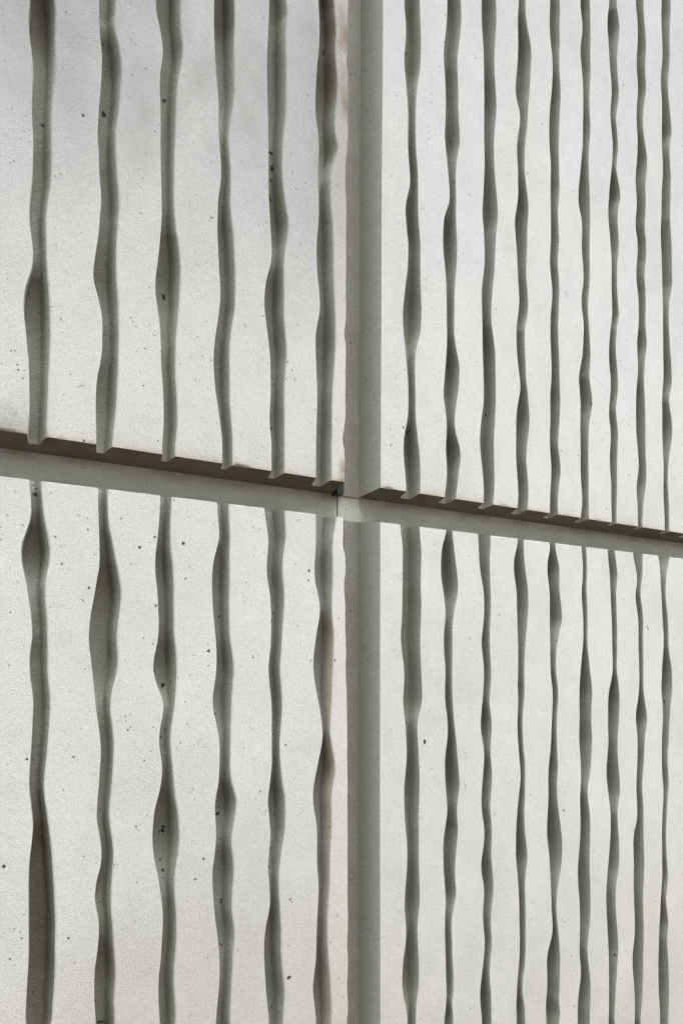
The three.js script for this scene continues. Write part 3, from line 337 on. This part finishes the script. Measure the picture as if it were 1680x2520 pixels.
function buildRib(start, right, half, mat, parent) {              // start(d, v): plan of its rounded left edge, ending on the face
  const pos = [], uv = [], idx = [], rw = ROWS[half]; let N = 0;
  for (const { d, v } of rw) {
    const p = start(d, v).slice(), u0 = p[p.length - 1][0], u1 = right(d, v);
    for (let k = 1; k <= FACE; k++) p.push([u0 + (u1 - u0) * k / FACE, 0]);
    N = p.length;
    if (d < 0.004) for (let k = N - FACE; k < N - 1; k++) p[k] = [p[k][0], -nick(p[k][0], half) * (d === 0 ? 1 : 0.25)];
    for (const [u, z] of p) { const y = v + endTilt(half, z, d); pos.push(u, y, z); uv.push(u + z, y); }
  }
  const up = half === 'upper';
  for (let j = 0; j < rw.length - 1; j++) for (let k = 0; k < N - 1; k++) { const a = j * N + k, b = a + N; if (up) idx.push(a, a + 1, b, a + 1, b + 1, b); else idx.push(a, b, a + 1, a + 1, b, b + 1); }
  const n = mesh('rib', pos, uv, idx, mat, parent).geometry.attributes.normal;
  for (let j = 3; j < rw.length; j++) for (let k = N - 1 - FACE; k < N; k++) n.setXYZ(j * N + k, 0, 0, 1);
}
function buildEnd(half, outline, mat, parent) {                   // soffit of an upper panel or ledge of a lower one, between its outline and the back of the joint
  const pos = [], uv = [], idx = [], edge = half === 'upper' ? UPPER_EDGE : LOWER_EDGE, tilt = half === 'upper' ? SOFFIT_TILT : -LEDGE_TILT;
  for (const [u, z] of outline) for (const zz of [z, (z - JOINT_DEPTH) / 2, -JOINT_DEPTH]) { pos.push(u, edge + zz * tilt, zz); uv.push(u, zz); }
  for (let k = 0; k < outline.length - 1; k++) for (let q = 0; q < 2; q++) { const a = k * 3 + q, b = a + 3; if (half === 'upper') idx.push(a, a + 1, b, a + 1, b + 1, b); else idx.push(a, b, a + 1, a + 1, b, b + 1); }
  mesh(half === 'upper' ? 'soffit' : 'ledge', pos, uv, idx, mat, parent);
}
function buildSheet(name, half, profile, mat, parent) {           // a face that follows the height: profile(d, v) gives its plan [u, z]
  const pos = [], uv = [], idx = [], rw = ROWS[half]; let N = 0;
  for (const { d, v } of rw) { const p = profile(d, v); N = p.length; let s = 0; p.forEach(([u, z], k) => { if (k) s += Math.hypot(u - p[k - 1][0], z - p[k - 1][1]); const y = v + endTilt(half, z, d); pos.push(u, y, z); uv.push(s, y); }); }
  for (let j = 0; j < rw.length - 1; j++) for (let k = 0; k < N - 1; k++) { const a = j * N + k, b = a + N; if (half === 'upper') idx.push(a, a + 1, b, a + 1, b + 1, b); else idx.push(a, b, a + 1, a + 1, b, b + 1); }
  return mesh(name, pos, uv, idx, mat, parent);
}
const LABELS = {
  'upper left': 'upper left fluted concrete panel with grey stained corner and six wide grooves',
  'upper right': 'upper right fluted concrete panel narrowing into the distance above the horizontal joint',
  'lower left': 'lower left fluted concrete panel with clustered black air holes below the horizontal joint',
  'lower right': 'lower right fluted concrete panel below the horizontal joint, right of the vertical joint',
};
for (const half of ['upper', 'lower']) for (const sideName of ['left', 'right']) {
  const left = sideName === 'left', key = half + ' ' + sideName, panel = thing('concrete_panel', LABELS[key], 'concrete panel');
  const ids = left ? [-2, -1, 0, 1, 2, 3, 4, 5, 6] : [8, 9, 10, 11, 12, 13, 14, 15, 16, 17, 18, 19, 20], r = left ? [0.0086, 0.8] : [0.0030, 0.22];   // rounding of the ribs' left edge: metres across, and its share of the depth
  const first = left ? 1 : 8, count = left ? 6 : 10;
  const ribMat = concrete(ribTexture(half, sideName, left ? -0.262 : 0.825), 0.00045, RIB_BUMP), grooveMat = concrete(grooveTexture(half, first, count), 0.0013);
  const roundedEdge = cv => (d, v) => section(cv, half, d, r, v).slice(LIP);
  let from = left ? () => [[panelEnd.left, 0]] : (d, v) => [[piecewise(JOINT_RIGHT, v) + 0.0006, 0]];
  const outline = [];
  for (const id of ids) {
    const cv = curves[half][id];
    buildRib(from, d => lip(cv, -1, d), half, ribMat, panel);
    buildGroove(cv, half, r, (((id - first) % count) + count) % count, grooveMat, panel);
    const cut = section(cv, half, 0, r, ROWS[half][0].v), face = outline.length ? outline[outline.length - 1][0] : left ? panelEnd.left : piecewise(JOINT_RIGHT, ROWS[half][0].v) + 0.0006;
    for (let k = 1; k < FACE; k++) { const u = face + (cut[0][0] - face) * k / FACE; outline.push([u, -nick(u, half)]); }
    outline.push(...cut);
    from = roundedEdge(cv);
  }
  buildRib(from, left ? (d, v) => piecewise(JOINT_LEFT, v) - chip(v) : () => panelEnd.right, half, ribMat, panel);
  const edge = ROWS[half][0].v;
  if (left) {
    buildSheet('side_face', half, (d, v) => { const u = piecewise(JOINT_LEFT, v), c = chip(v); return [[u - c, 0], [u, -0.001 - c * 0.9], [u + 0.0003, -0.03], [u + 0.0006, -0.085]]; }, chippedMat, panel);
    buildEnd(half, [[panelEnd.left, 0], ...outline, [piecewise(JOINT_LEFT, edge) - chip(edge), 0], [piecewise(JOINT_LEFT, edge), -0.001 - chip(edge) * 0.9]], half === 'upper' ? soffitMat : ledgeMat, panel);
  } else {
    const slope = v => { const u = piecewise(JOINT_RIGHT, v), q = 0.00045 * noise(v * 330, 3); return [[u - 0.0172, -JOINT_DEPTH], [u - 0.0160, -JOINT_DEPTH + 0.003], [u - 0.0095, -0.028], [u - 0.0022, -0.0064], [u - 0.0006 + q, -0.0016], [u + 0.0006, 0]]; };
    buildSheet('side_face', half, (d, v) => slope(v), edgeMat, panel);
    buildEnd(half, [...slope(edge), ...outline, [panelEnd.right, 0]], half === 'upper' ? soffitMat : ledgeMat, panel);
  }
}

// ---------- recessed joints ----------
const CRACK = 0.7655, backTop = UPPER_EDGE - JOINT_DEPTH * SOFFIT_TILT, backBottom = LOWER_EDGE + JOINT_DEPTH * LEDGE_TILT;
function slab(name, u0, u1, v0, v1, z, depth, mat, parent) {      // a band with thickness, its face at z
  const w = u1 - u0, h = v1 - v0, g = new THREE.BoxGeometry(w, h, depth, 8, 2, 1); g.translate((u0 + u1) / 2, (v0 + v1) / 2, z - depth / 2);
  const p = g.attributes.position, uv = g.attributes.uv; for (let k = 0; k < p.count; k++) uv.setXY(k, p.getX(k) + p.getZ(k), p.getY(k));
  const m = new THREE.Mesh(g, mat); m.name = name; m.castShadow = m.receiveShadow = true; parent.add(m); return m;
}
const hl = thing('horizontal_joint', 'recessed horizontal band left of the cross, ending at a dark crack', 'joint');
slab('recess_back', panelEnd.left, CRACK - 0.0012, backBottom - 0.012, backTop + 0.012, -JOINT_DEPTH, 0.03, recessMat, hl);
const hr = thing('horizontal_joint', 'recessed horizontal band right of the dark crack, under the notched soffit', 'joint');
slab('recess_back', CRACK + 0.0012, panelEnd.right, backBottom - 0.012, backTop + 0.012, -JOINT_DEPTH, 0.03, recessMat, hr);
for (const half of ['upper', 'lower']) {
  const vj = thing('vertical_joint', half === 'upper' ? 'recessed vertical strip above the horizontal joint between the upper panels' : 'recessed vertical strip below the horizontal joint between the lower panels', 'joint');
  const v0 = half === 'upper' ? backTop : BOTTOM, v1 = half === 'upper' ? TOP : backBottom;
  slab('recess_back', 0.774, 0.826, v0, v1, -JOINT_DEPTH + 0.0014, 0.03, stripMat, vj);
  const s = new THREE.Shape(); s.moveTo(0.7660, 0.027); s.lineTo(0.7785, 0.0486); s.lineTo(0.7755, 0.0486); s.lineTo(0.7650, 0.030); s.closePath();
  const gap = half === 'upper' ? 0.007 : 0, g = new THREE.ExtrudeGeometry(s, { depth: v1 - v0 - gap, bevelEnabled: false }); g.rotateX(-Math.PI / 2);
  g.translate(0, v0 + gap, 0);
  const m = new THREE.Mesh(g, edgeMat); m.name = 'recess_flank'; m.castShadow = m.receiveShadow = true; vj.add(m);
  const seamShade = new THREE.MeshStandardMaterial({ color: new THREE.Color().setRGB(0.012, 0.011, 0.010), roughness: 0.9 });   // black strip added as the shade of the open seam beside the left panels
  slab('seam_shade', 0.7522, 0.7662, half === 'upper' ? backTop - 0.0035 : BOTTOM, half === 'upper' ? TOP : backBottom - 0.006, -0.027, 0.021, seamShade, vj);
}

// ---------- what stands behind and before the wall ----------
{
  const wall = new THREE.Mesh(new THREE.BoxGeometry(panelEnd.right - panelEnd.left, TOP - BOTTOM + 0.02, 0.2), new THREE.MeshStandardMaterial({ color: new THREE.Color().setRGB(0.12, 0.115, 0.11), roughness: 1 }));
  wall.name = 'wall'; wall.position.set((panelEnd.left + panelEnd.right) / 2, (TOP + BOTTOM) / 2, -0.19); wall.userData = { kind: 'structure', label: 'dark backing wall behind the concrete panels' }; wall.castShadow = wall.receiveShadow = true; scene.add(wall);
  const facing = new THREE.Mesh(new THREE.BoxGeometry(40, 19, 9), new THREE.MeshStandardMaterial({ color: new THREE.Color().setRGB(0.075, 0.062, 0.048), roughness: 1 }));  // out-of-view block added to shut out frontal and left sky, deepening the grooves
  facing.name = 'sky_blocker'; facing.position.set(-9, 9.5, 15.5); facing.userData = { kind: 'structure', label: 'unseen dark brown block added across from the wall to hold back sky' }; facing.castShadow = facing.receiveShadow = true; scene.add(facing);
  const ground = new THREE.Mesh(new THREE.PlaneGeometry(240, 240), new THREE.MeshStandardMaterial({ roughness: 1, map: (() => { const t = texture(256, 256, (c, i, j) => { const n = 1 + 0.25 * noise(i * 0.5, j * 0.5) + 0.15 * noise(i * 0.1, j * 0.1); c[0] = 0.052 * n; c[1] = 0.044 * n; c[2] = 0.032 * n; }); t.repeat.set(120, 120); return t; })() }));
  ground.rotation.x = -Math.PI / 2; ground.name = 'ground'; ground.userData = { kind: 'structure', label: 'brownish paved ground before the wall' }; ground.receiveShadow = true; scene.add(ground);
}

const renderer = new THREE.WebGLRenderer({ antialias: true });
renderer.setSize(682, 1024);
renderer.shadowMap.enabled = true;
renderer.toneMapping = THREE.LinearToneMapping;
renderer.toneMappingExposure = EXPOSURE;
renderer.outputColorSpace = THREE.SRGBColorSpace;
renderer.render(scene, camera);
